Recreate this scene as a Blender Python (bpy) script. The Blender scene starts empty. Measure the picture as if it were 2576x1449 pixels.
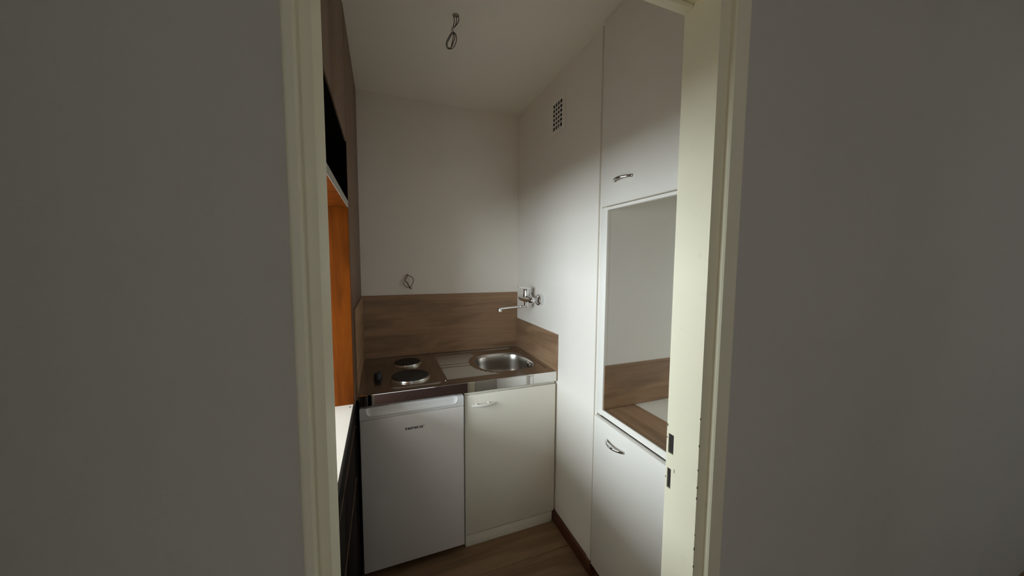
import bpy, bmesh, math, random
from mathutils import Vector, Matrix

random.seed(7)
scene = bpy.context.scene
COL = scene.collection

# ------------------------------------------------------------------ camera
CAM = Vector((-0.883, -2.179, 1.456))
YAW, PITCH, ROLL, FPX = 0.370, -0.0766, 0.0057, 844.4
cy, sy, cp, sp = math.cos(YAW), math.sin(YAW), math.cos(PITCH), math.sin(PITCH)
fwd = Vector((sy * cp, cy * cp, sp))
rgt = Vector((cy, -sy, 0))
up = rgt.cross(fwd)
c_, s_ = math.cos(ROLL), math.sin(ROLL)
rgt, up = c_ * rgt + s_ * up, -s_ * rgt + c_ * up
cam_data = bpy.data.cameras.new('camera')
cam_data.sensor_fit = 'HORIZONTAL'
cam_data.sensor_width = 36.0
cam_data.lens = FPX / 2576 * 36.0
cam_data.clip_start = 0.02
cam = bpy.data.objects.new('camera', cam_data)
M4 = Matrix((rgt, up, -fwd)).transposed().to_4x4()
M4.translation = CAM
cam.matrix_world = M4
COL.objects.link(cam)
scene.camera = cam

# ------------------------------------------------------------------ world, daylight, exposure
scene.view_settings.view_transform = 'Standard'
scene.view_settings.look = 'None'
scene.view_settings.gamma = 1.0
scene.view_settings.use_curve_mapping = False
scene.view_settings.exposure = 0.0
world = bpy.data.worlds.new('overcast_daylight')
scene.world = world
world.use_nodes = True
bgn = world.node_tree.nodes['Background']
bgn.inputs['Color'].default_value = (0.80, 0.90, 1.0, 1)
bgn.inputs['Strength'].default_value = 1.0

scene.cycles.max_bounces = 16
scene.cycles.diffuse_bounces = 10
WIN_Y0, WIN_Y1, WIN_Z0, WIN_Z1, WIN_X = -3.60, -0.10, 1.00, 2.12, -3.2
ld = bpy.data.lights.new('window_daylight', 'AREA')
ld.shape = 'RECTANGLE'
ld.size = WIN_Y1 - WIN_Y0
ld.size_y = WIN_Z1 - WIN_Z0
ld.energy = 208
ld.color = (0.83, 0.945, 1.0)
lo = bpy.data.objects.new('window_daylight', ld)
lo.location = (WIN_X - 0.06, (WIN_Y0 + WIN_Y1) / 2, (WIN_Z0 + WIN_Z1) / 2)
lo.rotation_euler = (math.radians(90), 0, math.radians(-90))
COL.objects.link(lo)

# weak warm fill light added behind the photographer, with a made-up window round it
W2_X0, W2_X1, W2_Z0, W2_Z1, HALL_Y = -1.15, -0.05, 0.95, 2.15, -4.7
l2 = bpy.data.lights.new('hall_fill_light', 'AREA')
l2.shape = 'RECTANGLE'
l2.size = W2_X1 - W2_X0
l2.size_y = W2_Z1 - W2_Z0
l2.energy = 1.0
l2.color = (1.0, 0.84, 0.58)
l2o = bpy.data.objects.new('hall_fill_light', l2)
l2o.location = ((W2_X0 + W2_X1) / 2, HALL_Y - 0.06, (W2_Z0 + W2_Z1) / 2)
l2o.rotation_euler = (math.radians(90), 0, 0)
COL.objects.link(l2o)

# ------------------------------------------------------------------ materials
MATS = {}
def new_mat(name):
    m = bpy.data.materials.new(name)
    m.use_nodes = True
    MATS[name] = m
    return m, m.node_tree, m.node_tree.nodes['Principled BSDF']

def N(nt, t, **kw):
    n = nt.nodes.new(t)
    for k, v in kw.items():
        setattr(n, k, v)
    return n

def mix_col(nt, a, b, fac_sock, blend='MIX'):
    n = N(nt, 'ShaderNodeMix', data_type='RGBA', blend_type=blend)
    n.inputs['A'].default_value = (*a, 1) if isinstance(a, tuple) else (0, 0, 0, 1)
    n.inputs['B'].default_value = (*b, 1) if isinstance(b, tuple) else (0, 0, 0, 1)
    if not isinstance(a, tuple): nt.links.new(a, n.inputs['A'])
    if not isinstance(b, tuple): nt.links.new(b, n.inputs['B'])
    if isinstance(fac_sock, float): n.inputs['Factor'].default_value = fac_sock
    else: nt.links.new(fac_sock, n.inputs['Factor'])
    return n.outputs['Result']

def plaster(name, col, scale=160, bump=0.25, var=0.04, rough=0.85, dist=0.002):
    m, nt, b = new_mat(name)
    geo = N(nt, 'ShaderNodeNewGeometry')
    big = N(nt, 'ShaderNodeTexNoise'); big.inputs['Scale'].default_value = 2.2; big.inputs['Detail'].default_value = 3
    fin = N(nt, 'ShaderNodeTexNoise'); fin.inputs['Scale'].default_value = scale; fin.inputs['Detail'].default_value = 4
    nt.links.new(geo.outputs['Position'], big.inputs['Vector'])
    nt.links.new(geo.outputs['Position'], fin.inputs['Vector'])
    d = tuple(c * (1 - var) for c in col)
    nt.links.new(mix_col(nt, d, col, big.outputs['Fac']), b.inputs['Base Color'])
    b.inputs['Roughness'].default_value = rough
    bp = N(nt, 'ShaderNodeBump'); bp.inputs['Strength'].default_value = bump; bp.inputs['Distance'].default_value = dist
    nt.links.new(fin.outputs['Fac'], bp.inputs['Height'])
    nt.links.new(bp.outputs['Normal'], b.inputs['Normal'])
    return m

def paint(name, col, rough=0.4, var=0.05, scuff=0.0, metallic=0.0, coat=0.0, bump=0.0):
    m, nt, b = new_mat(name)
    geo = N(nt, 'ShaderNodeNewGeometry')
    n1 = N(nt, 'ShaderNodeTexNoise'); n1.inputs['Scale'].default_value = 9; n1.inputs['Detail'].default_value = 6
    nt.links.new(geo.outputs['Position'], n1.inputs['Vector'])
    d = tuple(c * (1 - var) for c in col)
    res = mix_col(nt, d, col, n1.outputs['Fac'])
    if scuff:
        n2 = N(nt, 'ShaderNodeTexNoise'); n2.inputs['Scale'].default_value = 26; n2.inputs['Detail'].default_value = 8
        n2.inputs['Roughness'].default_value = 0.7
        nt.links.new(geo.outputs['Position'], n2.inputs['Vector'])
        rp = N(nt, 'ShaderNodeValToRGB')
        rp.color_ramp.elements[0].position = 0.60; rp.color_ramp.elements[1].position = 0.72
        rp.color_ramp.elements[0].color = (0, 0, 0, 1); rp.color_ramp.elements[1].color = (scuff,) * 3 + (1,)
        nt.links.new(n2.outputs['Fac'], rp.inputs['Fac'])
        res = mix_col(nt, res, tuple(c * 0.45 for c in col), rp.outputs['Color'])
    nt.links.new(res, b.inputs['Base Color'])
    b.inputs['Roughness'].default_value = rough
    b.inputs['Metallic'].default_value = metallic
    b.inputs['Coat Weight'].default_value = coat
    if bump:
        bp = N(nt, 'ShaderNodeBump'); bp.inputs['Strength'].default_value = bump; bp.inputs['Distance'].default_value = 0.001
        n3 = N(nt, 'ShaderNodeTexNoise'); n3.inputs['Scale'].default_value = 220
        nt.links.new(geo.outputs['Position'], n3.inputs['Vector'])
        nt.links.new(n3.outputs['Fac'], bp.inputs['Height']); nt.links.new(bp.outputs['Normal'], b.inputs['Normal'])
    return m

def wood(name, light, dark, axis, rough=0.5, along=1.6, across=26, knots=0.5, coat=0.0, spec=0.5):
    """procedural laminate: streaks run along `axis`"""
    m, nt, b = new_mat(name)
    geo = N(nt, 'ShaderNodeNewGeometry')
    oi = N(nt, 'ShaderNodeObjectInfo')
    off = N(nt, 'ShaderNodeVectorMath', operation='SCALE'); off.inputs[0].default_value = (3.1, 5.7, 2.3)
    nt.links.new(oi.outputs['Random'], off.inputs['Scale'])
    add = N(nt, 'ShaderNodeVectorMath', operation='ADD')
    nt.links.new(geo.outputs['Position'], add.inputs[0]); nt.links.new(off.outputs[0], add.inputs[1])
    mp = N(nt, 'ShaderNodeMapping')
    sc = [across] * 3; sc['XYZ'.index(axis)] = along
    mp.inputs['Scale'].default_value = sc
    nt.links.new(add.outputs[0], mp.inputs['Vector'])
    n1 = N(nt, 'ShaderNodeTexNoise'); n1.inputs['Scale'].default_value = 1.0; n1.inputs['Detail'].default_value = 7
    n1.inputs['Roughness'].default_value = 0.62; n1.inputs['Distortion'].default_value = 0.9
    nt.links.new(mp.outputs[0], n1.inputs['Vector'])
    mp2 = N(nt, 'ShaderNodeMapping'); sc2 = [across * 0.33] * 3; sc2['XYZ'.index(axis)] = along * 1.1
    mp2.inputs['Scale'].default_value = sc2
    nt.links.new(add.outputs[0], mp2.inputs['Vector'])
    n2 = N(nt, 'ShaderNodeTexNoise'); n2.inputs['Scale'].default_value = 1.0; n2.inputs['Detail'].default_value = 3
    n2.inputs['Distortion'].default_value = 1.6
    nt.links.new(mp2.outputs[0], n2.inputs['Vector'])
    r1 = N(nt, 'ShaderNodeValToRGB'); r1.color_ramp.elements[0].position = 0.30; r1.color_ramp.elements[1].position = 0.68
    nt.links.new(n1.outputs['Fac'], r1.inputs['Fac'])
    r2 = N(nt, 'ShaderNodeValToRGB'); r2.color_ramp.elements[0].position = 0.36; r2.color_ramp.elements[1].position = 0.52
    r2.color_ramp.elements[0].color = (1 - knots,) * 3 + (1,); r2.color_ramp.elements[1].color = (1, 1, 1, 1)
    nt.links.new(n2.outputs['Fac'], r2.inputs['Fac'])
    base = mix_col(nt, dark, light, r1.outputs['Color'])
    nt.links.new(mix_col(nt, base, r2.outputs['Color'], 1.0, 'MULTIPLY'), b.inputs['Base Color'])
    b.inputs['Roughness'].default_value = rough
    b.inputs['Coat Weight'].default_value = coat
    b.inputs['Specular IOR Level'].default_value = spec
    bp = N(nt, 'ShaderNodeBump'); bp.inputs['Strength'].default_value = 0.08; bp.inputs['Distance'].default_value = 0.001
    nt.links.new(n1.outputs['Fac'], bp.inputs['Height']); nt.links.new(bp.outputs['Normal'], b.inputs['Normal'])
    return m

def metal(name, col, rough, var=0.0, axis=None, aniso=0.0):
    m, nt, b = new_mat(name)
    b.inputs['Metallic'].default_value = 1.0
    b.inputs['Base Color'].default_value = (*col, 1)
    geo = N(nt, 'ShaderNodeNewGeometry')
    mp = N(nt, 'ShaderNodeMapping')
    mp.inputs['Scale'].default_value = (8, 260, 260) if axis == 'X' else (40, 40, 40)
    nt.links.new(geo.outputs['Position'], mp.inputs['Vector'])
    n1 = N(nt, 'ShaderNodeTexNoise'); n1.inputs['Scale'].default_value = 1; n1.inputs['Detail'].default_value = 4
    nt.links.new(mp.outputs[0], n1.inputs['Vector'])
    mr = N(nt, 'ShaderNodeMapRange')
    mr.inputs['To Min'].default_value = max(0.02, rough - var); mr.inputs['To Max'].default_value = rough + var
    nt.links.new(n1.outputs['Fac'], mr.inputs['Value']); nt.links.new(mr.outputs[0], b.inputs['Roughness'])
    return m

plaster('wall_paint', (0.885, 0.838, 0.765), scale=190, bump=0.35)
plaster('ceiling_paint', (0.885, 0.838, 0.75), scale=150, bump=0.30)
plaster('hall_plaster', (0.64, 0.61, 0.565), scale=34, bump=0.5, var=0.10, dist=0.006)
plaster('added_dark_floor', (0.075, 0.030, 0.020), scale=260, bump=0.6, var=0.2, rough=0.95)
plaster('niche_paint', (0.87, 0.845, 0.79), scale=190, bump=0.2)
paint('frame_cream', (0.90, 0.85, 0.66), rough=0.42, var=0.05, scuff=0.12, bump=0.05)
paint('cupboard_white', (0.88, 0.845, 0.785), rough=0.38, var=0.02, bump=0.10)
paint('cabinet_ivory', (0.83, 0.79, 0.69), rough=0.45, var=0.02)
paint('fridge_white', (0.80, 0.765, 0.74), rough=0.38, var=0.02, bump=0.05)
paint('fridge_trim', (0.70, 0.69, 0.68), rough=0.3, var=0.02)
paint('white_plastic', (0.90, 0.88, 0.82), rough=0.3, var=0.02)
paint('sill_white', (0.82, 0.785, 0.71), rough=0.35, var=0.02)
paint('dark_gap', (0.012, 0.010, 0.010), rough=0.8)
paint('grey_edge', (0.45, 0.43, 0.38), rough=0.5)
paint('black_print', (0.02, 0.018, 0.018), rough=0.5)
paint('knob_black', (0.012, 0.016, 0.018), rough=0.35)
paint('seal_grey', (0.42, 0.43, 0.46), rough=0.5)
paint('cast_iron', (0.022, 0.020, 0.018), rough=0.55, var=0.2, bump=0.2)
paint('wire_sheath', (0.30, 0.26, 0.21), rough=0.6)
paint('wire_dark', (0.03, 0.026, 0.024), rough=0.6)
paint('wire_brown', (0.05, 0.040, 0.028), rough=0.6)
paint('chip_brown', (0.10, 0.075, 0.05), rough=0.8)
paint('wire_tape', (0.55, 0.52, 0.50), rough=0.6)
paint('vent_paint', (0.78, 0.75, 0.70), rough=0.6)
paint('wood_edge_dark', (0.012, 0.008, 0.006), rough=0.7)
wood('oak_back', (0.40, 0.250, 0.145), (0.27, 0.158, 0.086), 'X', knots=0.27)
wood('oak_side', (0.40, 0.250, 0.145), (0.27, 0.158, 0.086), 'Y', knots=0.27)
wood('oak_floor', (0.28, 0.172, 0.092), (0.17, 0.098, 0.048), 'X', rough=0.55, along=1.2, across=18, knots=0.25)
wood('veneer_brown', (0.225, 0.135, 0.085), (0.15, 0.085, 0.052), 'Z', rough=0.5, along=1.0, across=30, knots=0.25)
wood('veneer_orange', (0.25, 0.062, 0.004), (0.15, 0.034, 0.002), 'Z', rough=0.55, spec=0.12, along=1.2, across=24, knots=0.35)
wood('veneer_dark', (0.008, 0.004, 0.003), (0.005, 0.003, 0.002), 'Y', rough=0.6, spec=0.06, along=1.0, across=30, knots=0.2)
wood('skirting_red', (0.12, 0.042, 0.018), (0.075, 0.026, 0.012), 'Y', rough=0.5, along=2, across=40, knots=0.2)
metal('steel_top', (0.50, 0.47, 0.44), 0.20, 0.05, 'X')
metal('steel_front', (0.70, 0.69, 0.67), 0.03, 0.005, 'X')
metal('steel_bowl', (0.52, 0.49, 0.45), 0.28, 0.015)
metal('steel_ridge', (0.62, 0.58, 0.54), 0.42, 0.02)
metal('rim_steel', (0.66, 0.64, 0.60), 0.20, 0.03)
metal('chrome', (0.80, 0.80, 0.80), 0.07, 0.02)
paint('pocket_shade', (0.030, 0.028, 0.026), rough=0.4)

# ------------------------------------------------------------------ mesh helpers
WORLD = {}          # world origin of every object
def finish(name, bm, mat, parent=None, origin=None, smooth=False, kind=None, label=None, cat=None, group=None, auto=None):
    xs = [v.co for v in bm.verts]
    lo_ = Vector((min(v.x for v in xs), min(v.y for v in xs), min(v.z for v in xs)))
    hi_ = Vector((max(v.x for v in xs), max(v.y for v in xs), max(v.z for v in xs)))
    org = Vector(origin) if origin is not None else Vector(((lo_.x + hi_.x) / 2, (lo_.y + hi_.y) / 2, lo_.z))
    bmesh.ops.recalc_face_normals(bm, faces=bm.faces)
    for v in bm.verts:
        v.co -= org
    me = bpy.data.meshes.new(name)
    bm.to_mesh(me); bm.free()
    for m in (mat if isinstance(mat, (list, tuple)) else [mat]):
        me.materials.append(MATS[m])
    if smooth:
        for p_ in me.polygons: p_.use_smooth = True
        me.set_sharp_from_angle(angle=math.radians(auto or 40))
    o = bpy.data.objects.new(name, me)
    COL.objects.link(o)
    if parent is not None:
        o.parent = parent
        o.location = org - WORLD[parent]
    else:
        o.location = org
    WORLD[o] = org
    tag(o, label, cat, group, kind)
    return o

def tag(o, label=None, cat=None, group=None, kind=None):
    if label: o['label'] = label
    if cat: o['category'] = cat
    if group: o['group'] = group
    if kind: o['kind'] = kind
    return o

def thing(name, loc, label, cat, group=None, kind=None):
    o = bpy.data.objects.new(name, None)
    o.location = loc
    o.empty_display_size = 0.05
    COL.objects.link(o)
    WORLD[o] = Vector(loc)
    return tag(o, label, cat, group, kind)

def bbox(bm, x0, x1, y0, y1, z0, z1, bevel=0.0, seg=2):
    x0, x1 = min(x0, x1), max(x0, x1); y0, y1 = min(y0, y1), max(y0, y1); z0, z1 = min(z0, z1), max(z0, z1)
    vs = [bm.verts.new(c) for c in ((x0, y0, z0), (x1, y0, z0), (x1, y1, z0), (x0, y1, z0),
                                    (x0, y0, z1), (x1, y0, z1), (x1, y1, z1), (x0, y1, z1))]
    fs = [bm.faces.new([vs[i] for i in f]) for f in ((3, 2, 1, 0), (4, 5, 6, 7), (0, 1, 5, 4), (1, 2, 6, 5), (2, 3, 7, 6), (3, 0, 4, 7))]
    if bevel:
        es = list({e for f in fs for e in f.edges})
        bmesh.ops.bevel(bm, geom=es, offset=bevel, segments=seg, profile=0.5, affect='EDGES')

def box(name, x0, x1, y0, y1, z0, z1, mat, parent=None, bevel=0.0, seg=2, **kw):
    bm = bmesh.new()
    bbox(bm, x0, x1, y0, y1, z0, z1, bevel, seg)
    return finish(name, bm, mat, parent, smooth=bevel > 0, **kw)

def boxes(name, lst, mat, parent=None, **kw):
    bm = bmesh.new()
    for b in lst:
        bbox(bm, *b)
    return finish(name, bm, mat, parent, **kw)

def ring_face(bm, loops, close_first=False, close_last=False):
    for a, b in zip(loops[:-1], loops[1:]):
        n = len(a)
        for i in range(n):
            bm.faces.new((a[i], a[(i + 1) % n], b[(i + 1) % n], b[i]))
    if close_first: bm.faces.new(loops[0])
    if close_last: bm.faces.new(loops[-1])

def lathe_bm(bm, prof, center, axis='Z', seg=40, cap=True):
    """prof: list of (radius, height along axis)"""
    ax = {'X': (Vector((0, 1, 0)), Vector((0, 0, 1)), Vector((1, 0, 0))),
          'Y': (Vector((1, 0, 0)), Vector((0, 0, 1)), Vector((0, 1, 0))),
          'Z': (Vector((1, 0, 0)), Vector((0, 1, 0)), Vector((0, 0, 1)))}[axis]
    C = Vector(center)
    loops = []
    for r, h in prof:
        loops.append([bm.verts.new(C + ax[0] * (r * math.cos(2 * math.pi * i / seg)) + ax[1] * (r * math.sin(2 * math.pi * i / seg)) + ax[2] * h) for i in range(seg)])
    ring_face(bm, loops, cap, cap)

def lathe(name, prof, center, mat, parent=None, axis='Z', seg=40, auto=35, **kw):
    bm = bmesh.new()
    lathe_bm(bm, prof, center, axis, seg)
    return finish(name, bm, mat, parent, smooth=True, auto=auto, **kw)

def catmull(pts, sub=8, closed=False):
    P = [Vector(p) for p in pts]
    out = []
    n = len(P)
    for i in range(n if closed else n - 1):
        p0 = P[(i - 1) % n] if (closed or i > 0) else P[0]
        p1 = P[i]; p2 = P[(i + 1) % n]
        p3 = P[(i + 2) % n] if (closed or i + 2 < n) else P[-1]
        for k in range(sub):
            t = k / sub
            out.append(0.5 * ((2 * p1) + (-p0 + p2) * t + (2 * p0 - 5 * p1 + 4 * p2 - p3) * t * t + (-p0 + 3 * p1 - 3 * p2 + p3) * t ** 3))
    if not closed: out.append(P[-1])
    return out

def tube_bm(bm, path, rad, seg=10, flat=(1.0, 1.0), upv=Vector((0, 0, 1))):
    """rad: number or list per point; flat scales the two cross axes (side, up)"""
    n = len(path)
    loops = []
    for i, p in enumerate(path):
        t = (path[min(i + 1, n - 1)] - path[max(i - 1, 0)]).normalized()
        u = upv if abs(t.dot(upv)) < 0.95 else Vector((0, 1, 0)) if abs(t.y) < 0.9 else Vector((1, 0, 0))
        side = t.cross(u).normalized(); vv = side.cross(t).normalized()
        r = rad[i] if isinstance(rad, (list, tuple)) else rad
        loops.append([bm.verts.new(p + side * (r * flat[0] * math.cos(2 * math.pi * k / seg)) + vv * (r * flat[1] * math.sin(2 * math.pi * k / seg))) for k in range(seg)])
    ring_face(bm, loops, True, True)

def tube(name, path, rad, mat, parent=None, seg=10, flat=(1, 1), **kw):
    bm = bmesh.new()
    tube_bm(bm, [Vector(p) for p in path], rad, seg, flat)
    return finish(name, bm, mat, parent, smooth=True, auto=50, **kw)

def rrect(x0, x1, y0, y1, r, seg=8):
    pts = []
    for cx, cy_, a0 in ((x1 - r, y1 - r, 0), (x0 + r, y1 - r, 90), (x0 + r, y0 + r, 180), (x1 - r, y0 + r, 270)):
        for k in range(seg + 1):
            a = math.radians(a0 + 90 * k / seg)
            pts.append((cx + r * math.cos(a), cy_ + r * math.sin(a)))
    return pts

# ------------------------------------------------------------------ room constants
CEIL = 2.435
LX = -1.0           # face of the divider cupboard on the left
YK = -1.582         # kitchen side of the door frame
YN = -1.670         # hall side of the wide reveal
YC = -1.6835        # front of the casing
YW = -1.668         # hall wall surface
XR, XL = -0.245, -0.959
HEAD = 2.008

# ------------------------------------------------------------------ structure
floor = box('floor', WIN_X, 2.0, -4.7, 0.0, -0.06, -0.008, 'oak_floor', kind='structure')
y = 0.0; row = 0
while y > -1.60:
    w = 0.192
    x = -1.9 - (0.17 * row) % 0.6
    while x < 0.55:
        x1 = min(x + 1.28, 0.62)
        box('floor_plank', x + 0.0008, x1 - 0.0008, y - w + 0.0008, y - 0.0008, -0.008, 0.0, 'oak_floor', floor, bevel=0.0012, seg=1)
        x += 1.28
    y -= w; row += 1
box('floor_hall', -1.30, 2.0, -4.7, -1.730, -0.008, -0.001, 'added_dark_floor', kind='structure')  # unseen dark carpet, made up to darken the reflection in the steel edge
box('ceiling', WIN_X - 0.1, 2.1, -4.8, 0.12, CEIL, CEIL + 0.1, 'ceiling_paint', kind='structure')
box('wall_back', WIN_X - 0.1, 0.70, 0.0, 0.12, -0.06, CEIL, 'wall_paint', kind='structure')
# right wall of the kitchen with the hole of the ventilation duct
VY0, VY1, VZ0, VZ1 = -0.612, -0.503, 2.150, 2.302
boxes('wall_right', [(0, 0.12, -0.943, VY0, 0.062, CEIL), (0, 0.12, VY1, 0, 0.062, CEIL),
                     (0, 0.12, VY0, VY1, 0.062, VZ0), (0, 0.12, VY0, VY1, VZ1, CEIL), (0.10, 0.12, VY0, VY1, VZ0, VZ1)],
      'wall_paint', kind='structure')
box('trim_1', -0.005, 0.0, -0.943, -0.916, 0.064, CEIL, 'wall_paint', bevel=0.001, seg=1, kind='structure')
box('baseboard_right', -0.014, 0.05, -0.955, -0.575, 0.0, 0.062, 'skirting_red', bevel=0.003, kind='structure')
# wall with the doorway
box('wall_front', -0.20, 2.0, YW, YK, -0.06, CEIL, 'hall_plaster', kind='structure')
box('wall_front_left', -1.42, XL - 0.012, YW, YK, -0.06, CEIL, 'hall_plaster', kind='structure')
box('wall_over_door', XL - 0.012, -0.20, YW, YK, HEAD + 0.05, CEIL, 'hall_plaster', kind='structure')
# the room around: window wall on the left, hall behind
boxes('wall_left', [(WIN_X - 0.1, WIN_X, -4.7, WIN_Y0, -0.06, CEIL), (WIN_X - 0.1, WIN_X, WIN_Y1, 0.0, -0.06, CEIL),
                    (WIN_X - 0.1, WIN_X, WIN_Y0, WIN_Y1, -0.06, WIN_Z0), (WIN_X - 0.1, WIN_X, WIN_Y0, WIN_Y1, WIN_Z1, CEIL)], 'hall_plaster', kind='structure')
boxes('wall_rear', [(WIN_X - 0.1, W2_X0, -4.8, -4.7, -0.06, CEIL), (W2_X1, 2.1, -4.8, -4.7, -0.06, CEIL), (W2_X0, W2_X1, -4.8, -4.7, -0.06, W2_Z0), (W2_X0, W2_X1, -4.8, -4.7, W2_Z1, CEIL)], 'hall_plaster', kind='structure')
box('wall_hall_end', 2.0, 2.1, -4.7, YW, -0.06, CEIL, 'hall_plaster', kind='structure')
boxes('wall_light_partition', [(-1.42, -1.30, -4.7, -3.15, -0.06, CEIL), (-1.42, -1.30, -2.60, YW, -0.06, CEIL), (-1.42, -1.30, -3.15, -2.60, 2.05, CEIL)], 'hall_plaster', kind='structure')  # unseen partition added to keep the hall dim, its opening lets a beam through
win = thing('window_1', (WIN_X, (WIN_Y0 + WIN_Y1) / 2, WIN_Z0), None, None, kind='structure')
for yy in (WIN_Y0, (WIN_Y0 + WIN_Y1) / 2 - 0.03, WIN_Y1 - 0.06):
    box('window_post', WIN_X - 0.03, WIN_X + 0.015, yy, yy + 0.06, WIN_Z0 + 0.06, WIN_Z1 - 0.06, 'cupboard_white', win, bevel=0.004)
for zz in (WIN_Z0, WIN_Z1 - 0.06):
    box('window_rail', WIN_X - 0.03, WIN_X + 0.015, WIN_Y0, WIN_Y1, zz, zz + 0.06, 'cupboard_white', win, bevel=0.004)
w2 = thing('fill_light_frame', ((W2_X0 + W2_X1) / 2, -4.7, W2_Z0), 'small white frame round the added fill light at the rear of the hall', None, kind='structure')  # unseen frame added round the rear fill light
for xx in (W2_X0, W2_X1 - 0.05):
    box('window_post', xx, xx + 0.05, -4.73, -4.685, W2_Z0 + 0.05, W2_Z1 - 0.05, 'cupboard_white', w2, bevel=0.004)
for zz in (W2_Z0, W2_Z1 - 0.05):
    box('window_rail', W2_X0, W2_X1, -4.73, -4.685, zz, zz + 0.05, 'cupboard_white', w2, bevel=0.004)
tag(win, 'wide white framed window of the room beyond the hatch')

# ------------------------------------------------------------------ door frame
df = thing('door_1', ((XL + XR) / 2, (YK + YC) / 2, 0.0), 'cream painted door frame without a door leaf', None, kind='structure')
# right jamb: reveal with two latch pockets, rebate, casing
PK = ((0.911, 0.961, -1.5985), (0.999, 1.047, -1.6030))
lst = []
z0 = 0.0
for a, b_, yd in PK:
    lst.append((XR, XR + 0.04, YN + 0.004, YK, z0, a))
    lst.append((XR, XR + 0.04, YN + 0.004, yd, a, b_))
    lst.append((XR, XR + 0.04, -1.5875, YK, a, b_))
    z0 = b_
lst.append((XR, XR + 0.04, YN + 0.004, YK, z0, HEAD + 0.04))
boxes('jamb_reveal', lst, 'frame_cream', df)
for a, b_, yd in PK:
    bm = bmesh.new()
    bbox(bm, XR + 0.0035, XR + 0.006, yd - 0.002, -1.5860, a - 0.003, b_ + 0.003)
    finish('strike_pocket', bm, 'pocket_shade', df, label='latch pocket, its shaded inside painted as a dark plate')  # shallow dark plate stands for the shade inside the pocket
def casing(name, x0, x1, x2, sgn):
    """rebate face x0 to x1 at YN, casing x1 to x2 at YC with a softly rounded outer corner"""
    bm = bmesh.new()
    r = 0.005
    prof = [(x0, YN), (x1 - sgn * 0.0015, YN), (x1, YN - 0.0015), (x1, YC + 0.003), (x1 + sgn * 0.003, YC)]
    for k in range(7):
        a = math.radians(90 * k / 6)
        prof.append((x2 - sgn * r + sgn * r * math.sin(a), YC + r - r * math.cos(a)))
    prof += [(x2, YN + 0.004), (x0, YN + 0.004)]
    loops = [[bm.verts.new((px, py, z)) for px, py in prof] for z in (0.0, HEAD + 0.065)]
    ring_face(bm, loops, True, True)
    return finish(name, bm, 'frame_cream', df, smooth=True, auto=30)
casing('casing', XR, -0.2175, -0.173, 1)
box('jamb_reveal', XL - 0.04, XL, YN + 0.004, YK, 0, HEAD + 0.04, 'frame_cream', df, bevel=0.0)
casing('casing', XL, -0.9750, -0.9905, -1)
# chipped paint along the worn edges of the right jamb
bm = bmesh.new()
rc = random.Random(3)
for k in range(11):
    zc = rc.uniform(0.70, 1.20); hh = rc.uniform(0.0008, 0.0030)
    bbox(bm, XR - 0.0003, XR + 0.002, YN - 0.0003, YN + rc.uniform(0.0003, 0.0009), zc - hh, zc + hh)
for zc, yc, hh, ww in ((1.066, -1.5840, 0.003, 0.0012), (0.935, -1.5835, 0.0022, 0.001), (1.035, -1.5838, 0.002, 0.001), (0.962, -1.608, 0.0045, 0.0007)):
    bbox(bm, XR - 0.0003, XR + 0.001, yc - ww, yc + ww, zc - hh, zc + hh)
finish('paint_chips', bm, 'chip_brown', df, kind='stuff', label='small brown chips in the cream paint')
box('head_reveal', XL, XR, YN + 0.001, YK, HEAD + 0.004, HEAD + 0.04, 'frame_cream', df, bevel=0.0015)
box('head_stop', XL, XR, -1.604, YK, HEAD - 0.006, HEAD + 0.004, 'frame_cream', df, bevel=0.0015)
box('head_casing', -0.985, -0.178, YC, YN, HEAD + 0.02, HEAD + 0.075, 'frame_cream', df, bevel=0.004)

# ------------------------------------------------------------------ divider cupboard on the left with the hatch
UX = -1.36
HY0, HY1 = -1.560, -0.716          # hatch near and far jamb
dc = thing('divider_cupboard', ((UX + LX) / 2, -0.79, 0.0), 'dark brown wood veneer divider cupboard with open serving hatch, left of the kitchen', 'cupboard')
box('end_panel', UX, LX, -0.692, -0.001, 0.850, CEIL - 0.002, 'veneer_brown', dc, bevel=0.0015)
box('end_panel_gap_shade', UX, LX, -0.692, -0.001, 0.0, 0.850, 'veneer_dark', dc)  # shade of the gap beside the fridge put into the lower panel's colour
box('shadow_joint', UX, LX - 0.010, -0.701, -0.692, 0.0, CEIL - 0.002, 'wood_edge_dark', dc)
box('hatch_jamb', UX, LX, HY1, -0.701, 0.878, 1.665, 'veneer_orange', dc, bevel=0.001, label='orange brown varnished wood jamb of the hatch')
box('hatch_jamb', UX, LX, -1.575, HY0, 0.878, 1.665, 'veneer_orange', dc, bevel=0.001, label='orange brown varnished wood jamb of the hatch')
ht = box('hatch_top', UX, LX - 0.002, -1.575, -0.701, 1.665, 1.690, 'veneer_orange', dc)
box('front_edge', LX - 0.002, LX, -1.575, -0.701, 1.665, 1.690, 'grey_edge', ht)
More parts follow.
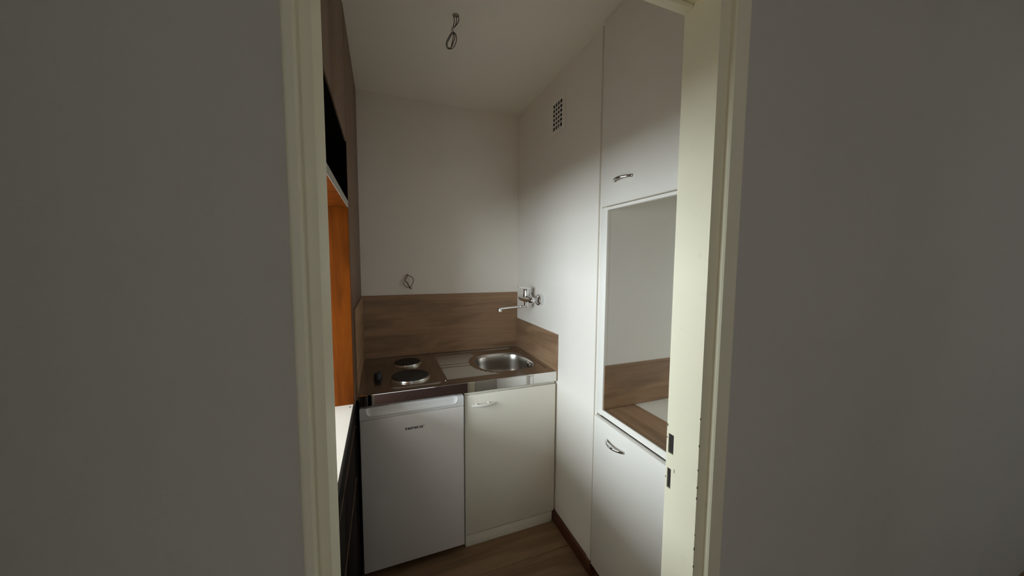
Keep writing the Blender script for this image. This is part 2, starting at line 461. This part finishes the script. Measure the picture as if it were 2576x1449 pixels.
# open dark compartment above the hatch
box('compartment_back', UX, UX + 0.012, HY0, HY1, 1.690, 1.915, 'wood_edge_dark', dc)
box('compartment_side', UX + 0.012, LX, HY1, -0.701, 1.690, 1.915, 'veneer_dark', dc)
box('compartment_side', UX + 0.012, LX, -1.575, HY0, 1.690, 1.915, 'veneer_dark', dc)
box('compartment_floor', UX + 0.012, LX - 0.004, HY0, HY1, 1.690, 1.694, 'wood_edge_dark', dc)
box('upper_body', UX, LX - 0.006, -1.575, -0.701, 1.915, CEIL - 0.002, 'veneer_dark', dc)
box('upper_door', LX - 0.006, LX, -1.11, -0.704, 1.913, CEIL - 0.004, 'veneer_brown', dc, bevel=0.0015)
box('upper_door', LX - 0.006, LX, -1.575, -1.113, 1.913, CEIL - 0.004, 'veneer_brown', dc, bevel=0.0015)
sl = box('hatch_sill', -1.80, LX - 0.003, -1.575, -0.701, 0.858, 0.878, 'sill_white', dc, label='bright white hatch sill')  # deepened past the divider, out of view, to bounce more light upward
box('sill_edge', LX - 0.003, LX + 0.001, -1.575, -0.701, 0.856, 0.8775, 'wood_edge_dark', sl)
lathe('screw_hole', [(0.0035, 0), (0.0035, 0.0012), (0.0015, 0.0014)], (-1.013, -0.741, 0.8775), 'wood_edge_dark', sl, seg=10)
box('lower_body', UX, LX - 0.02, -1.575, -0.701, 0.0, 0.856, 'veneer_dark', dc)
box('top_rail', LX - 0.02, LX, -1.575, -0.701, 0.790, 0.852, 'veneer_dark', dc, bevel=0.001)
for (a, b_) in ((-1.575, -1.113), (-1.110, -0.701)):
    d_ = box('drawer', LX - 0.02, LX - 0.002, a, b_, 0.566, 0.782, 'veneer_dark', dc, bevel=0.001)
    box('drawer_lit_edge', LX - 0.002, LX + 0.001, a, b_, 0.780, 0.7835, 'veneer_brown', d_)  # lighter strip paints the lit top edge of the drawer
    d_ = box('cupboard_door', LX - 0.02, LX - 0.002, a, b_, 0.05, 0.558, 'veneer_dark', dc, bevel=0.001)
    box('door_lit_edge', LX - 0.002, LX + 0.001, a, b_, 0.556, 0.5585, 'veneer_brown', d_)  # lit top edge of the door, put into the strip's colour

# ------------------------------------------------------------------ splashback panels
H = 0.866
box('splashback_panel', LX + 0.0012, -0.0012, -0.0085, -0.0005, H + 0.001, 1.250, 'oak_back', bevel=0.001, seg=1,
    label='long brown oak laminate splashback along the back wall behind hob and sink', cat='splashback', group='oak splashbacks around the steel worktop')
box('splashback_panel', -0.0085, -0.0005, -0.602, -0.010, 0.8215, 1.067, 'oak_side', bevel=0.001, seg=1,
    label='short lower oak laminate splashback on the right wall below the tap', cat='splashback', group='oak splashbacks around the steel worktop')
box('splashback_panel', LX + 0.0005, LX + 0.0085, -0.600, -0.010, H - 0.02, 1.250, 'oak_side', bevel=0.001, seg=1,
    label='narrow oak laminate splashback against the dark cupboard left of the hob', cat='splashback', group='oak splashbacks around the steel worktop')

# ------------------------------------------------------------------ steel worktop with sink and hob
WX0, WX1, WY0, WY1 = LX + 0.010, -0.0095, -0.602, -0.0095
wt = thing('steel_worktop', ((WX0 + WX1) / 2, (WY0 + WY1) / 2, H - 0.053), 'stainless steel worktop with two hotplates, draining board and oval sink', 'worktop')
bm = bmesh.new()
SX = -0.60
BC = Vector((-0.213, -0.325)); BA, BB, BE = 0.165, 0.170, 2.8
def sup(a, k=1.0, ga=0.0):
    ca, sa = math.cos(a), math.sin(a)
    r = (abs(ca / (BA * k + ga)) ** BE + abs(sa / (BB * k + ga)) ** BE) ** (-1 / BE)
    return BC.x + r * ca, BC.y + r * sa
corner = [math.atan2(yy - BC.y, xx - BC.x) for xx, yy in ((SX, WY0), (WX1, WY0), (WX1, WY1), (SX, WY1))]
angs = sorted([2 * math.pi * i / 72 - math.pi for i in range(72)] + corner)
def rect_pt(a):
    ca, sa = math.cos(a), math.sin(a)
    ts = []
    if ca > 1e-9: ts.append((WX1 - BC.x) / ca)
    if ca < -1e-9: ts.append((SX - BC.x) / ca)
    if sa > 1e-9: ts.append((WY1 - BC.y) / sa)
    if sa < -1e-9: ts.append((WY0 - BC.y) / sa)
    t = min(ts); return BC.x + t * ca, BC.y + t * sa
outer = [bm.verts.new((*rect_pt(a), H)) for a in angs]
rim = [bm.verts.new((*sup(a, 1, 0.010), H)) for a in angs]
ring_face(bm, [outer, rim])
q = [bm.verts.new(c) for c in ((WX0, WY0, H), (SX, WY0, H), (SX, WY1, H), (WX0, WY1, H))]
bm.faces.new(q)
finish('top_sheet', bm, 'steel_top', wt)
bm = bmesh.new()
prof = [(H - 0.053 + 0.004, WY0 + 0.004), (H - 0.053, WY0 + 0.001), (H - 0.0505, WY0 - 0.001), (H - 0.048, WY0)]
prof = [(WY0 + 0.012, H - 0.053), (WY0, H - 0.053), (WY0 - 0.001, H - 0.0515), (WY0 - 0.001, H - 0.003), (WY0 - 0.0004, H - 0.0012), (WY0 + 0.0006, H), (WY0 + 0.012, H - 0.0002)]
loops = [[bm.verts.new((xx, a, b_)) for a, b_ in prof] for xx in (WX0, WX1)]
for i in range(len(prof) - 1):
    bm.faces.new((loops[0][i], loops[0][i + 1], loops[1][i + 1], loops[1][i]))
bm.faces.new(loops[0]); bm.faces.new(loops[1])
fe = finish('front_edge', bm, 'steel_front', wt, smooth=False, label='mirror bright folded steel front edge')
# hob markings printed on the front edge
for px in (-0.792, -0.744, -0.712, -0.664):
    bm = bmesh.new()
    for dx, dz, w_, h_ in ((-0.006, 0.005, 0.007, 0.0022), (-0.006, -0.001, 0.002, 0.004), (-0.001, -0.001, 0.002, 0.004), (-0.006, -0.008, 0.007, 0.0022), (0.006, -0.004, 0.0016, 0.0016)):
        bbox(bm, px + dx, px + dx + w_, WY0 - 0.0013, WY0 - 0.0009, H - 0.027 + dz, H - 0.027 + dz + h_)
    finish('hob_mark', bm, 'black_print', fe)
bm = bmesh.new()
bbox(bm, -0.168, -0.152, WY0 - 0.0013, WY0 - 0.0009, H - 0.009, H - 0.007)
finish('edge_label', bm, 'black_print', fe)
# bowl
bm = bmesh.new()
loops = []
for k, ga, z in ((1, 0.010, H), (1, 0.007, H - 0.0006), (1, 0.004, H - 0.003), (1, 0.001, H - 0.008), (1, -0.001, H - 0.014), (0.985, 0, H - 0.05), (0.96, 0, H - 0.095),
                 (0.92, 0, H - 0.125), (0.84, 0, H - 0.142), (0.70, 0, H - 0.150), (0.40, 0, H - 0.153), (0.12, 0, H - 0.155)):
    loops.append([bm.verts.new((*sup(a, k, ga), z)) for a in angs])
ring_face(bm, loops, False, True)
bowl = finish('sink_bowl', bm, 'steel_bowl', wt, smooth=True, auto=80)
lathe('drain_strainer', [(0.034, 0), (0.034, 0.003), (0.028, 0.004), (0.010, 0.002)], (BC.x, BC.y, H - 0.1548), 'chrome', bowl, seg=28)
lathe('drain_hole', [(0.009, 0), (0.009, 0.002)], (BC.x, BC.y, H - 0.1525), 'dark_gap', bowl, seg=16)
ov = lathe('overflow', [(0.017, 0.006), (0.017, 0.0), (0.013, -0.002)], (-0.0625, -0.345, H - 0.034), 'chrome', bowl, axis='X', seg=24, label='round chrome overflow')
for dy in (-0.008, -0.001, 0.006):
    box('overflow_slot', -0.0660, -0.0640, -0.345 + dy, -0.345 + dy + 0.0035, H - 0.044, H - 0.024, 'dark_gap', ov)
# embossed bead round the wet half
def bead(name, pts, r=0.004, h=0.55):
    bm = bmesh.new()
    tube_bm(bm, [Vector((*p_, H)) for p_ in pts], r, 8, (1.0, h))
    return finish(name, bm, 'steel_top', wt, smooth=True, auto=80)
bead('rim_bead', [(-0.585, -0.047), (-0.06, -0.047)], 0.011, 0.42)
bead('rim_bead', [(-0.030, -0.075), (-0.030, -0.52)], 0.009, 0.42)
# draining board ridges, clipped by the bowl surround
bm = bmesh.new()
def ridge_end(yy):
    """x where the ridge meets the ring round the bowl"""
    dy = abs(yy - BC.y) / (BB + 0.045)
    if dy >= 1: return -0.30 if yy < BC.y else -0.36
    return min(BC.x - (BA + 0.045) * (1 - dy ** 2.2) ** (1 / 2.2), -0.30 if yy < BC.y else -0.36)
for g0, g1, n in ((-0.100, -0.276, 15), (-0.298, -0.322, 3), (-0.346, -0.522, 15)):
    for i in range(n):
        yy = g0 + (g1 - g0) * i / (n - 1)
        xa, xb = -0.588 - 0.002 * (i % 2), ridge_end(yy) + (0.006 if i % 2 else 0)
        w_, h_ = 0.0058, 0.0022
        vs = [bm.verts.new(c) for c in ((xa, yy - w_, H + 0.0001), (xb, yy - w_, H + 0.0001), (xb, yy + w_, H + 0.0001), (xa, yy + w_, H + 0.0001),
                                        (xa + 0.006, yy, H + h_), (xb - 0.006, yy, H + h_))]
        for f in ((0, 1, 5, 4), (2, 3, 4, 5), (0, 4, 3), (1, 2, 5)):
            bm.faces.new([vs[j] for j in f])
finish('draining_ridges', bm, 'steel_ridge', wt, kind='stuff', label='fine raised ridges of the draining board')
# raised hob field with two cast iron plates
bm = bmesh.new()
loops = []
for inset, z in ((0, H + 0.0001), (0.003, H + 0.0015), (0.008, H + 0.0032), (0.014, H + 0.004)):
    loops.append([bm.verts.new((a, b_, z)) for a, b_ in rrect(-0.862 + inset, -0.618 - inset, -0.572 + inset, -0.058 - inset, 0.035 - inset * 0.5)])
ring_face(bm, loops, False, True)
finish('hob_field', bm, 'steel_top', wt, smooth=True, auto=80)
HZ = H + 0.004
for (hx, hy, hr) in ((-0.757, -0.192, 0.0755), (-0.760, -0.440, 0.0950)):
    pl = lathe('hot_plate', [(hr - 0.004, 0.004), (hr - 0.004, 0.0120), (hr - 0.008, 0.0138), (hr * 0.80, 0.0138), (hr * 0.79, 0.0130), (hr * 0.62, 0.0130), (hr * 0.61, 0.0138),
                             (hr * 0.45, 0.0138), (hr * 0.44, 0.0130), (0.021, 0.0130), (0.018, 0.0105), (0.004, 0.0105)], (hx, hy, HZ), 'cast_iron', wt, seg=56,
               label='black cast iron hotplate')
    lathe('plate_rim', [(hr + 0.005, -0.0005), (hr + 0.0045, 0.0025), (hr + 0.001, 0.0045), (hr - 0.001, 0.0105), (hr - 0.0038, 0.0105), (hr - 0.0038, 0.001)], (hx, hy, HZ), 'rim_steel', pl, seg=56)
kn = lathe('hob_knob', [(0.0225, 0), (0.0225, 0.004), (0.0205, 0.007), (0.0195, 0.026), (0.0170, 0.031), (0.008, 0.033)], (-0.912, -0.392, H + 0.0005), 'knob_black', wt, seg=28, label='black hob knob')
bm = bmesh.new(); bbox(bm, -0.9155, -0.9085, -0.407, -0.377, H + 0.028, H + 0.0350, 0.001)
finish('knob_grip', bm, 'knob_black', kn)
lathe('rivet', [(0.0025, 0), (0.0025, 0.001), (0.001, 0.0016)], (-0.598, -0.540, H), 'chrome', wt, seg=10)

# ------------------------------------------------------------------ refrigerator
FX0, FX1 = -0.9880, -0.5262
fr = thing('refrigerator', ((FX0 + FX1) / 2, -0.32, 0.0), 'white undercounter refrigerator below the hotplates', 'refrigerator')
box('body', FX0 + 0.004, FX1 - 0.004, -0.562, -0.030, 0.025, 0.806, 'fridge_white', fr, bevel=0.004)
box('door_seal', FX0 + 0.008, FX1 - 0.008, -0.574, -0.562, 0.050, 0.795, 'seal_grey', fr)
# door with a recessed grip along its top edge
DY0, DY1, DZ0, DZ1 = -0.619, -0.574, 0.040, 0.806
bm = bmesh.new()
bbox(bm, FX0, FX1, DY0, DY1, DZ0, 0.758, 0.004)
door = finish('door', bm, 'fridge_white', fr, smooth=True)
bm = bmesh.new()
# top cap: profile with a scoop, lofted along x
GX0, GX1 = FX0 + 0.026, FX1 - 0.030
xs = [FX0, GX0 - 0.004]
for k in range(9):
    xs.append(GX0 + 0.022 * (1 - math.cos(math.radians(90 * k / 8))))
xs += [GX1 - 0.022 * (1 - math.cos(math.radians(90 * k / 8))) for k in range(8, -1, -1)]
xs += [GX1 + 0.004, FX1]
loops = []
for xx in xs:
    d_ = 0.0
    if GX0 <= xx <= GX1:
        e = min(xx - GX0, GX1 - xx)
        u_ = min(1.0, e / 0.022)
        d_ = math.sqrt(max(0, 1 - (1 - u_) ** 2))
    zb = 0.8005 - 0.026 * d_          # lower lip of the scoop
    dep = 0.018 * d_
    pr = [(DY1, 0.760), (DY0, 0.760), (DY0, zb - 0.003), (DY0 - 0.002 * d_, zb - 0.001), (DY0 + 0.001 + dep * 0.3, zb + 0.0015), (DY0 + 0.001 + dep, zb + 0.006 * d_ + 0.002),
          (DY0 + 0.001 + dep, DZ1 - 0.001), (DY0 + 0.003 + dep, DZ1), (DY1, DZ1)]
    loops.append([bm.verts.new((xx, a, b_)) for a, b_ in pr])
ring_face(bm, loops, True, True)
finish('grip_strip', bm, 'fridge_trim', door, smooth=True, auto=35)
boxes('door_edge_trim', [(FX1 - 0.0035, FX1 + 0.0005, DY0 - 0.0006, DY1, DZ0 + 0.004, 0.756)], 'fridge_trim', door)
for fx in (FX0 + 0.05, FX1 - 0.02):
    lathe('foot', [(0.014, 0), (0.014, 0.008), (0.009, 0.010), (0.009, 0.030)], (fx, -0.545, 0.0), 'grey_edge', fr, seg=18)
for fx in (FX0 + 0.05, FX1 - 0.05):
    lathe('foot', [(0.014, 0), (0.014, 0.008), (0.009, 0.010), (0.009, 0.030)], (fx, -0.08, 0.0), 'grey_edge', fr, seg=18)
# lettering on the door
def letters(chars, x, z, y, size, mat, parent, name, bold=0.0004):
    bm_all = bmesh.new()
    cur = x
    for ch, scl, dz in chars:
        cu = bpy.data.curves.new('letter_curve', 'FONT')
        cu.body = ch; cu.size = size; cu.extrude = 0.00025; cu.offset = bold
        ob = bpy.data.objects.new('letter_tmp', cu)
        me = bpy.data.meshes.new_from_object(ob)
        bpy.data.objects.remove(ob); bpy.data.curves.remove(cu)
        mx0 = min(v.co.x for v in me.vertices); mx1 = max(v.co.x for v in me.vertices)
        base = len(bm_all.verts)
        tmp = bmesh.new(); tmp.from_mesh(me)
        vm = {}
        for v in tmp.verts:
            vm[v] = bm_all.verts.new((cur + (v.co.x - mx0) * scl, y - v.co.z, z + dz + v.co.y * scl))
        for f in tmp.faces:
            try: bm_all.faces.new([vm[v] for v in f.verts])
            except ValueError: pass
        tmp.free(); bpy.data.meshes.remove(me)
        cur += (mx1 - mx0) * scl + size * 0.055
    return finish(name, bm_all, mat, parent), cur
letters([('R', .76, 0), ('e', 1, 0), ('s', 1, 0), ('P', .76, 0), ('e', 1, 0), ('K', .76, 0), ('t', .86, 0), ('a', 1, 0), ('®', .28, 0.007)], -0.799, 0.685, DY0 - 0.0002, 0.0218, 'black_print', door, 'maker_lettering')

# ------------------------------------------------------------------ sink base cabinet
CX0, CX1 = -0.5150, -0.0100
sc_ = thing('sink_cabinet', ((CX0 + CX1) / 2, -0.30, 0.0), 'ivory base cabinet with white bow handle under the sink', 'cabinet')
boxes('body', [(CX0, CX0 + 0.016, -0.582, -0.012, 0.0, 0.8125), (CX1 - 0.016, CX1, -0.582, -0.012, 0.0, 0.8125), (CX0 + 0.016, CX1 - 0.016, -0.582, -0.012, 0.075, 0.091),
               (CX0 + 0.016, CX1 - 0.016, -0.020, -0.012, 0.091, 0.70), (CX0 + 0.016, CX1 - 0.016, -0.582, -0.570, 0.70, 0.8125)], 'cabinet_ivory', sc_)
dr = box('door', CX0 - 0.0005, CX1 - 0.003, -0.601, -0.583, 0.068, 0.797, 'cabinet_ivory', sc_, bevel=0.0015)
box('plinth', CX0 + 0.001, CX1 - 0.012, -0.594, -0.578, 0.0, 0.060, 'cabinet_ivory', sc_, bevel=0.001)
bm = bmesh.new()
path = [Vector((-0.487 + 0.118 * t, -0.601 - 0.016 - 0.014 * math.sin(math.pi * t), 0.750)) for t in [k / 16 for k in range(17)]]
tube_bm(bm, path, [0.0030 + 0.0022 * math.sin(math.pi * k / 16) ** 0.6 for k in range(17)], 12, (0.9, 1.25))
hd = finish('handle', bm, 'white_plastic', dr, smooth=True, auto=70)
for t in (0.24, 0.76):
    lathe('handle_post', [(0.0042, 0), (0.0042, 0.026)], (-0.487 + 0.118 * t, -0.6270, 0.750), 'white_plastic', hd, axis='Y', seg=14)

# ------------------------------------------------------------------ tap
TX, TY, TZ = -0.064, -0.312, 1.234
tp = thing('wall_tap', (0.0, TY, TZ), 'chrome wall mounted single lever tap with long swivel spout', 'tap')
for yy in (TY - 0.075, TY + 0.075):
    ro = lathe('rosette', [(0.0350, -0.0005), (0.0345, -0.018), (0.0325, -0.024), (0.024, -0.027), (0.018, -0.0275)], (0, yy, TZ), 'chrome', tp, axis='X', seg=36)
    lathe('union_nut', [(0.0165, -0.026), (0.0165, -0.038), (0.0145, -0.040)], (0, yy, TZ), 'chrome', ro, axis='X', seg=6, auto=20)
    lathe('inlet', [(0.012, -0.038), (0.014, -0.052)], (0, yy, TZ), 'chrome', ro, axis='X', seg=24)
bm = bmesh.new()
path = catmull([(TX, TY - 0.098, TZ + 0.002), (TX, TY - 0.088, TZ + 0.001), (TX, TY - 0.05, TZ), (TX, TY, TZ), (TX, TY + 0.05, TZ), (TX, TY + 0.088, TZ + 0.001), (TX, TY + 0.098, TZ + 0.002)], 5)
rad = [0.023 * min(1.0, (1 - (abs(p_.y - TY) / 0.102) ** 6)) ** 0.5 for p_ in path]
tube_bm(bm, path, rad, 24, (1.0, 0.92))
finish('mixer_body', bm, 'chrome', tp, smooth=True, auto=60)
lathe('cartridge', [(0.0190, 0.010), (0.0190, 0.058), (0.0182, 0.060), (0.0180, 0.0605)], (TX - 0.002, TY, TZ), 'chrome', tp, seg=32)
bm = bmesh.new()
loops = []
for k in range(11):
    t = k / 10
    xx = TX + 0.019 - 0.082 * t
    hw = 0.0175 * (1 - 0.35 * t) if t < 0.95 else 0.008
    zz = TZ + 0.0605 + 0.018 * max(0, t - 0.12) ** 1.2
    th = 0.005 * (1 - t) ** 1.3 + 0.0026
    loops.append([bm.verts.new(c) for c in ((xx, TY - hw, zz), (xx, TY + hw, zz), (xx, TY + hw * 0.95, zz + th), (xx, TY - hw * 0.95, zz + th))])
ring_face(bm, loops, True, True)
finish('lever', bm, 'chrome', tp, smooth=True, auto=45)
lathe('spout_collar', [(0.0135, -0.014), (0.0135, -0.046), (0.012, -0.048)], (TX - 0.002, TY, TZ), 'chrome', tp, seg=28)
bm = bmesh.new()
path = catmull([(TX + 0.012, TY + 0.002, TZ - 0.0460), (TX - 0.01, TY, TZ - 0.0460), (TX - 0.06, TY - 0.004, TZ - 0.0475), (TX - 0.12, TY - 0.008, TZ - 0.0500), (TX - 0.180, TY - 0.012, TZ - 0.0525)], 5)
tube_bm(bm, path, [0.0095] * len(path), 16, (1.0, 0.72))
sp_ = finish('spout', bm, 'chrome', tp, smooth=True, auto=60)
lathe('aerator', [(0.0105, 0.006), (0.0115, 0.004), (0.0115, -0.016), (0.0095, -0.018)], (TX - 0.176, TY - 0.012, TZ - 0.054), 'chrome', sp_, seg=24)

# ------------------------------------------------------------------ ventilation grille
vg = thing('ventilation_grille', (0, (VY0 + VY1) / 2, 2.13), 'small white painted ventilation grille with square holes high on the wall', 'grille')
GY0, GY1, GZ0, GZ1 = -0.607, -0.510, 2.159, 2.295
PY0, PY1, PZ0, PZ1 = -0.637, -0.482, 2.134, 2.322
bm = bmesh.new()
bbox(bm, -0.004, -0.0003, PY0, GY0, PZ0, PZ1); bbox(bm, -0.004, -0.0003, GY1, PY1, PZ0, PZ1)
bbox(bm, -0.004, -0.0003, GY0, GY1, PZ0, GZ0); bbox(bm, -0.004, -0.0003, GY0, GY1, GZ1, PZ1)
finish('plate', bm, 'wall_paint', vg)
cw = (GY1 - GY0) / 4; rh = (GZ1 - GZ0) / 6
for i in range(1, 4):
    box('grid_bar', -0.0045, -0.0010, GY0 + cw * i - 0.0035, GY0 + cw * i + 0.0035, GZ0, GZ1, 'vent_paint', vg)
for i in range(1, 6):
    box('grid_bar', -0.0042, -0.0012, GY0, GY1, GZ0 + rh * i - 0.0036, GZ0 + rh * i + 0.0036, 'vent_paint', vg)
box('duct_back', 0.094, 0.099, VY0, VY1, VZ0, VZ1, 'dark_gap', vg)
boxes('duct_wall', [(0.002, 0.094, VY0, VY0 + 0.002, VZ0, VZ1), (0.002, 0.094, VY1 - 0.002, VY1, VZ0, VZ1),
                    (0.002, 0.094, VY0, VY1, VZ0, VZ0 + 0.002), (0.002, 0.094, VY0, VY1, VZ1 - 0.002, VZ1)], 'dark_gap', vg)
tb = lathe('pull_tab', [(0.0075, -0.004), (0.0075, -0.009), (0.005, -0.0105)], (0, -0.586, 2.156), 'vent_paint', vg, axis='X', seg=18)
lathe('tab_hole', [(0.0022, -0.0100), (0.0022, -0.0112)], (0, -0.586, 2.156), 'dark_gap', tb, axis='X', seg=10)

# ------------------------------------------------------------------ loose cables
cw_ = thing('ceiling_cable', (-0.588, -0.776, CEIL), 'bundled loose lamp cable hanging from the kitchen ceiling', 'cable')
CX, CYY = -0.588, -0.776
def P(px, pz): return Vector((CX + px, CYY, CEIL + pz))
lathe('ceiling_hole', [(0.013, 0), (0.009, -0.003), (0.004, -0.004)], (CX + 0.003, CYY, CEIL), 'wire_sheath', cw_, seg=14)
for pts, dy in (([(-0.006, -0.002), (-0.003, -0.020), (-0.006, -0.038), (-0.011, -0.052)], 0.003),
                ([(0.004, -0.002), (0.005, -0.020), (0.002, -0.036), (-0.008, -0.052)], 0.0),
                ([(0.011, -0.002), (0.014, -0.015), (0.009, -0.030), (-0.004, -0.048)], -0.003)):
    tube('lead', catmull([P(a, b_) + Vector((0, dy, 0)) for a, b_ in pts], 6), 0.0016, 'wire_brown', cw_, seg=8)
lathe('tape', [(0.0042, -0.068), (0.0050, -0.062), (0.0045, -0.050)], (CX - 0.011, CYY, CEIL), 'wire_tape', cw_, seg=12)
for pts, dy in (([(-0.012, -0.066), (-0.024, -0.084), (-0.035, -0.108), (-0.036, -0.124), (-0.028, -0.133), (-0.018, -0.126), (-0.012, -0.104), (-0.008, -0.084), (-0.010, -0.066)], 0.002),
                ([(-0.012, -0.066), (-0.020, -0.086), (-0.032, -0.110), (-0.032, -0.124), (-0.025, -0.131), (-0.015, -0.122), (-0.006, -0.098), (-0.002, -0.082), (-0.010, -0.066)], 0.0),
                ([(-0.010, -0.066), (0.002, -0.078), (0.004, -0.094), (-0.001, -0.112), (-0.010, -0.127), (-0.022, -0.134), (-0.031, -0.128)], -0.002)):
    tube('loop', catmull([P(a, b_) + Vector((0, dy, 0)) for a, b_ in pts], 6), 0.0015, 'wire_brown', cw_, seg=8)
tube('lead_end', catmull([P(-0.009, -0.064), P(0.000, -0.068), P(0.005, -0.074)], 4), 0.0014, 'grey_edge', cw_, seg=8)

wc = thing('wall_cable', (-0.733, -0.001, 1.375), 'short coil of loose cable poking out of the back wall above the hob', 'cable')
def Q(px, py, d_=0.012):
    """pixel-free: offsets in metres right / up from the cable outlet, d_ off the wall"""
    return Vector((-0.733 + px, -d_, 1.375 + py))
lathe('outlet_hole', [(0.006, 0.0), (0.005, -0.002)], (-0.733, -0.0003, 1.375), 'grey_edge', wc, axis='Y', seg=12)
tube('sheath', catmull([Q(-0.001, 0.0, 0.0), Q(0.0, -0.006, 0.010), Q(0.012, -0.008, 0.018), Q(0.027, -0.018, 0.022), Q(0.031, -0.038, 0.022), Q(0.022, -0.062, 0.020), Q(0.011, -0.074, 0.016)], 6), 0.0027, 'wire_sheath', wc, seg=9)
tube('sheath', catmull([Q(-0.004, 0.0, 0.0), Q(-0.010, -0.012, 0.010), Q(-0.019, -0.030, 0.014), Q(-0.026, -0.046, 0.014), Q(-0.024, -0.062, 0.014), Q(-0.010, -0.076, 0.014), Q(0.006, -0.080, 0.014), Q(0.013, -0.074, 0.015)], 6), 0.0021, 'wire_sheath', wc, seg=9)
tube('sheath', catmull([Q(-0.001, -0.003, 0.004), Q(-0.008, -0.018, 0.014), Q(-0.018, -0.034, 0.016)], 6), 0.0024, 'wire_sheath', wc, seg=9)
tube('core', catmull([Q(-0.017, -0.036, 0.018), Q(-0.008, -0.046, 0.019), Q(-0.001, -0.058, 0.019), Q(0.005, -0.072, 0.017), Q(0.016, -0.090, 0.015)], 6), 0.0025, 'wire_dark', wc, seg=9, label='black wire core')
tube('core', catmull([Q(0.010, -0.072, 0.016), Q(0.018, -0.078, 0.016), Q(0.026, -0.084, 0.016)], 4), 0.0013, 'wire_sheath', wc, seg=8)
tube('core', catmull([Q(0.009, -0.074, 0.016), Q(0.016, -0.082, 0.016), Q(0.021, -0.088, 0.016)], 4), 0.0013, 'wire_sheath', wc, seg=8)

# ------------------------------------------------------------------ built-in cupboards on the right with the niche
NY0, NY1 = YK - 0.0, -1.003
uc = thing('wall_cupboard', (0.3, -1.27, 1.672), 'white upper built-in cupboard with chrome bow handle above the niche', 'cupboard')
boxes('body', [(0.0, 0.58, -1.003, -0.957, 1.950, CEIL - 0.002), (0.0, 0.58, YK + 0.002, -1.55, 1.950, CEIL - 0.002), (0.0, 0.58, -1.55, -1.003, 1.950, 1.968),
               (0.0, 0.58, -1.55, -1.003, CEIL - 0.02, CEIL - 0.002), (0.57, 0.58, -1.55, -1.003, 1.968, CEIL - 0.02)], 'cupboard_white', uc)
ud = box('door', -0.017, -0.001, YK + 0.004, -0.973, 1.688, CEIL - 0.003, 'cupboard_white', uc, bevel=0.0012)
box('bottom_rail', -0.003, 0.016, YK + 0.002, -0.957, 1.6745, 1.686, 'cupboard_white', uc, bevel=0.001)

lc = thing('base_cupboard', (0.3, -1.27, 0.0), 'white lower built-in cupboard with chrome bow handle beneath the niche', 'cupboard')
boxes('body', [(0.0, 0.58, -0.975, -0.957, 0.062, 0.780), (0.0, 0.58, YK + 0.002, -1.56, 0.062, 0.780), (0.0, 0.58, -1.56, -0.975, 0.062, 0.080), (0.57, 0.58, -1.56, -0.975, 0.08, 0.78)], 'cupboard_white', lc)
box('plinth', 0.015, 0.03, YK + 0.002, -0.958, 0.0, 0.062, 'skirting_red', lc)
ld_ = box('door', -0.024, -0.001, YK + 0.004, -0.976, 0.088, 0.788, 'cupboard_white', lc, bevel=0.0012)
box('gap_shadow_board', 0.0, 0.05, YK + 0.002, -1.003, 0.780, 0.7905, 'dark_gap', lc)

def bow_handle(parent, y0, y1, z, x_face, tilt):
    bm = bmesh.new()
    path = []
    for k in range(25):
        t = k / 24
        path.append(Vector((x_face - 0.002 - 0.026 * math.sin(math.pi * t) ** 0.75, y0 + (y1 - y0) * t, z + tilt * math.sin(math.pi * t))))
    tube_bm(bm, path, [0.0058 - 0.0008 * math.sin(math.pi * k / 24) for k in range(25)], 12, (0.75, 1.0))
    return finish('handle', bm, 'chrome', parent, smooth=True, auto=70, label='chrome bow handle')
bow_handle(ud, -1.163, -1.062, 1.777, -0.017, 0.0)
bow_handle(ld_, -1.174, -1.070, 0.722, -0.024, 0.0)

# stile between wall and niche, niche shell
box('trim_2', -0.003, 0.0165, -1.003, -0.957, 0.792, 1.6745, 'cupboard_white', bevel=0.001, kind='structure')
box('trim_3', 0.004, 0.02, -0.957, -0.943, 0.062, CEIL, 'cupboard_white', kind='structure')
box('wall_niche_side', 0.0165, 0.60, -1.003, -0.957, 0.792, 1.948, 'niche_paint', kind='structure')
box('wall_niche_back', 0.60, 0.66, YK, -0.957, -0.06, CEIL, 'niche_paint', kind='structure')
box('splashback_panel', 0.002, 0.598, -1.0065, -1.0035, 0.819, 1.014, 'oak_back', bevel=0.0008, seg=1,
    label='oak laminate splashback on the side wall inside the white niche', cat='splashback')
nt_ = thing('niche_worktop', (0.3, -1.29, 0.792), 'oak laminate worktop with white edging in the right hand niche', 'worktop')
box('oak_board', 0.004, 0.172, YK + 0.002, -1.0035, 0.794, 0.818, 'oak_side', nt_)
box('white_board', 0.172, 0.598, YK + 0.002, -1.0035, 0.794, 0.8172, 'sill_white', nt_, label='plain white rear half of the niche worktop')
box('front_edging', -0.003, 0.004, YK + 0.002, -1.0035, 0.7925, 0.8185, 'cupboard_white', nt_, bevel=0.001)
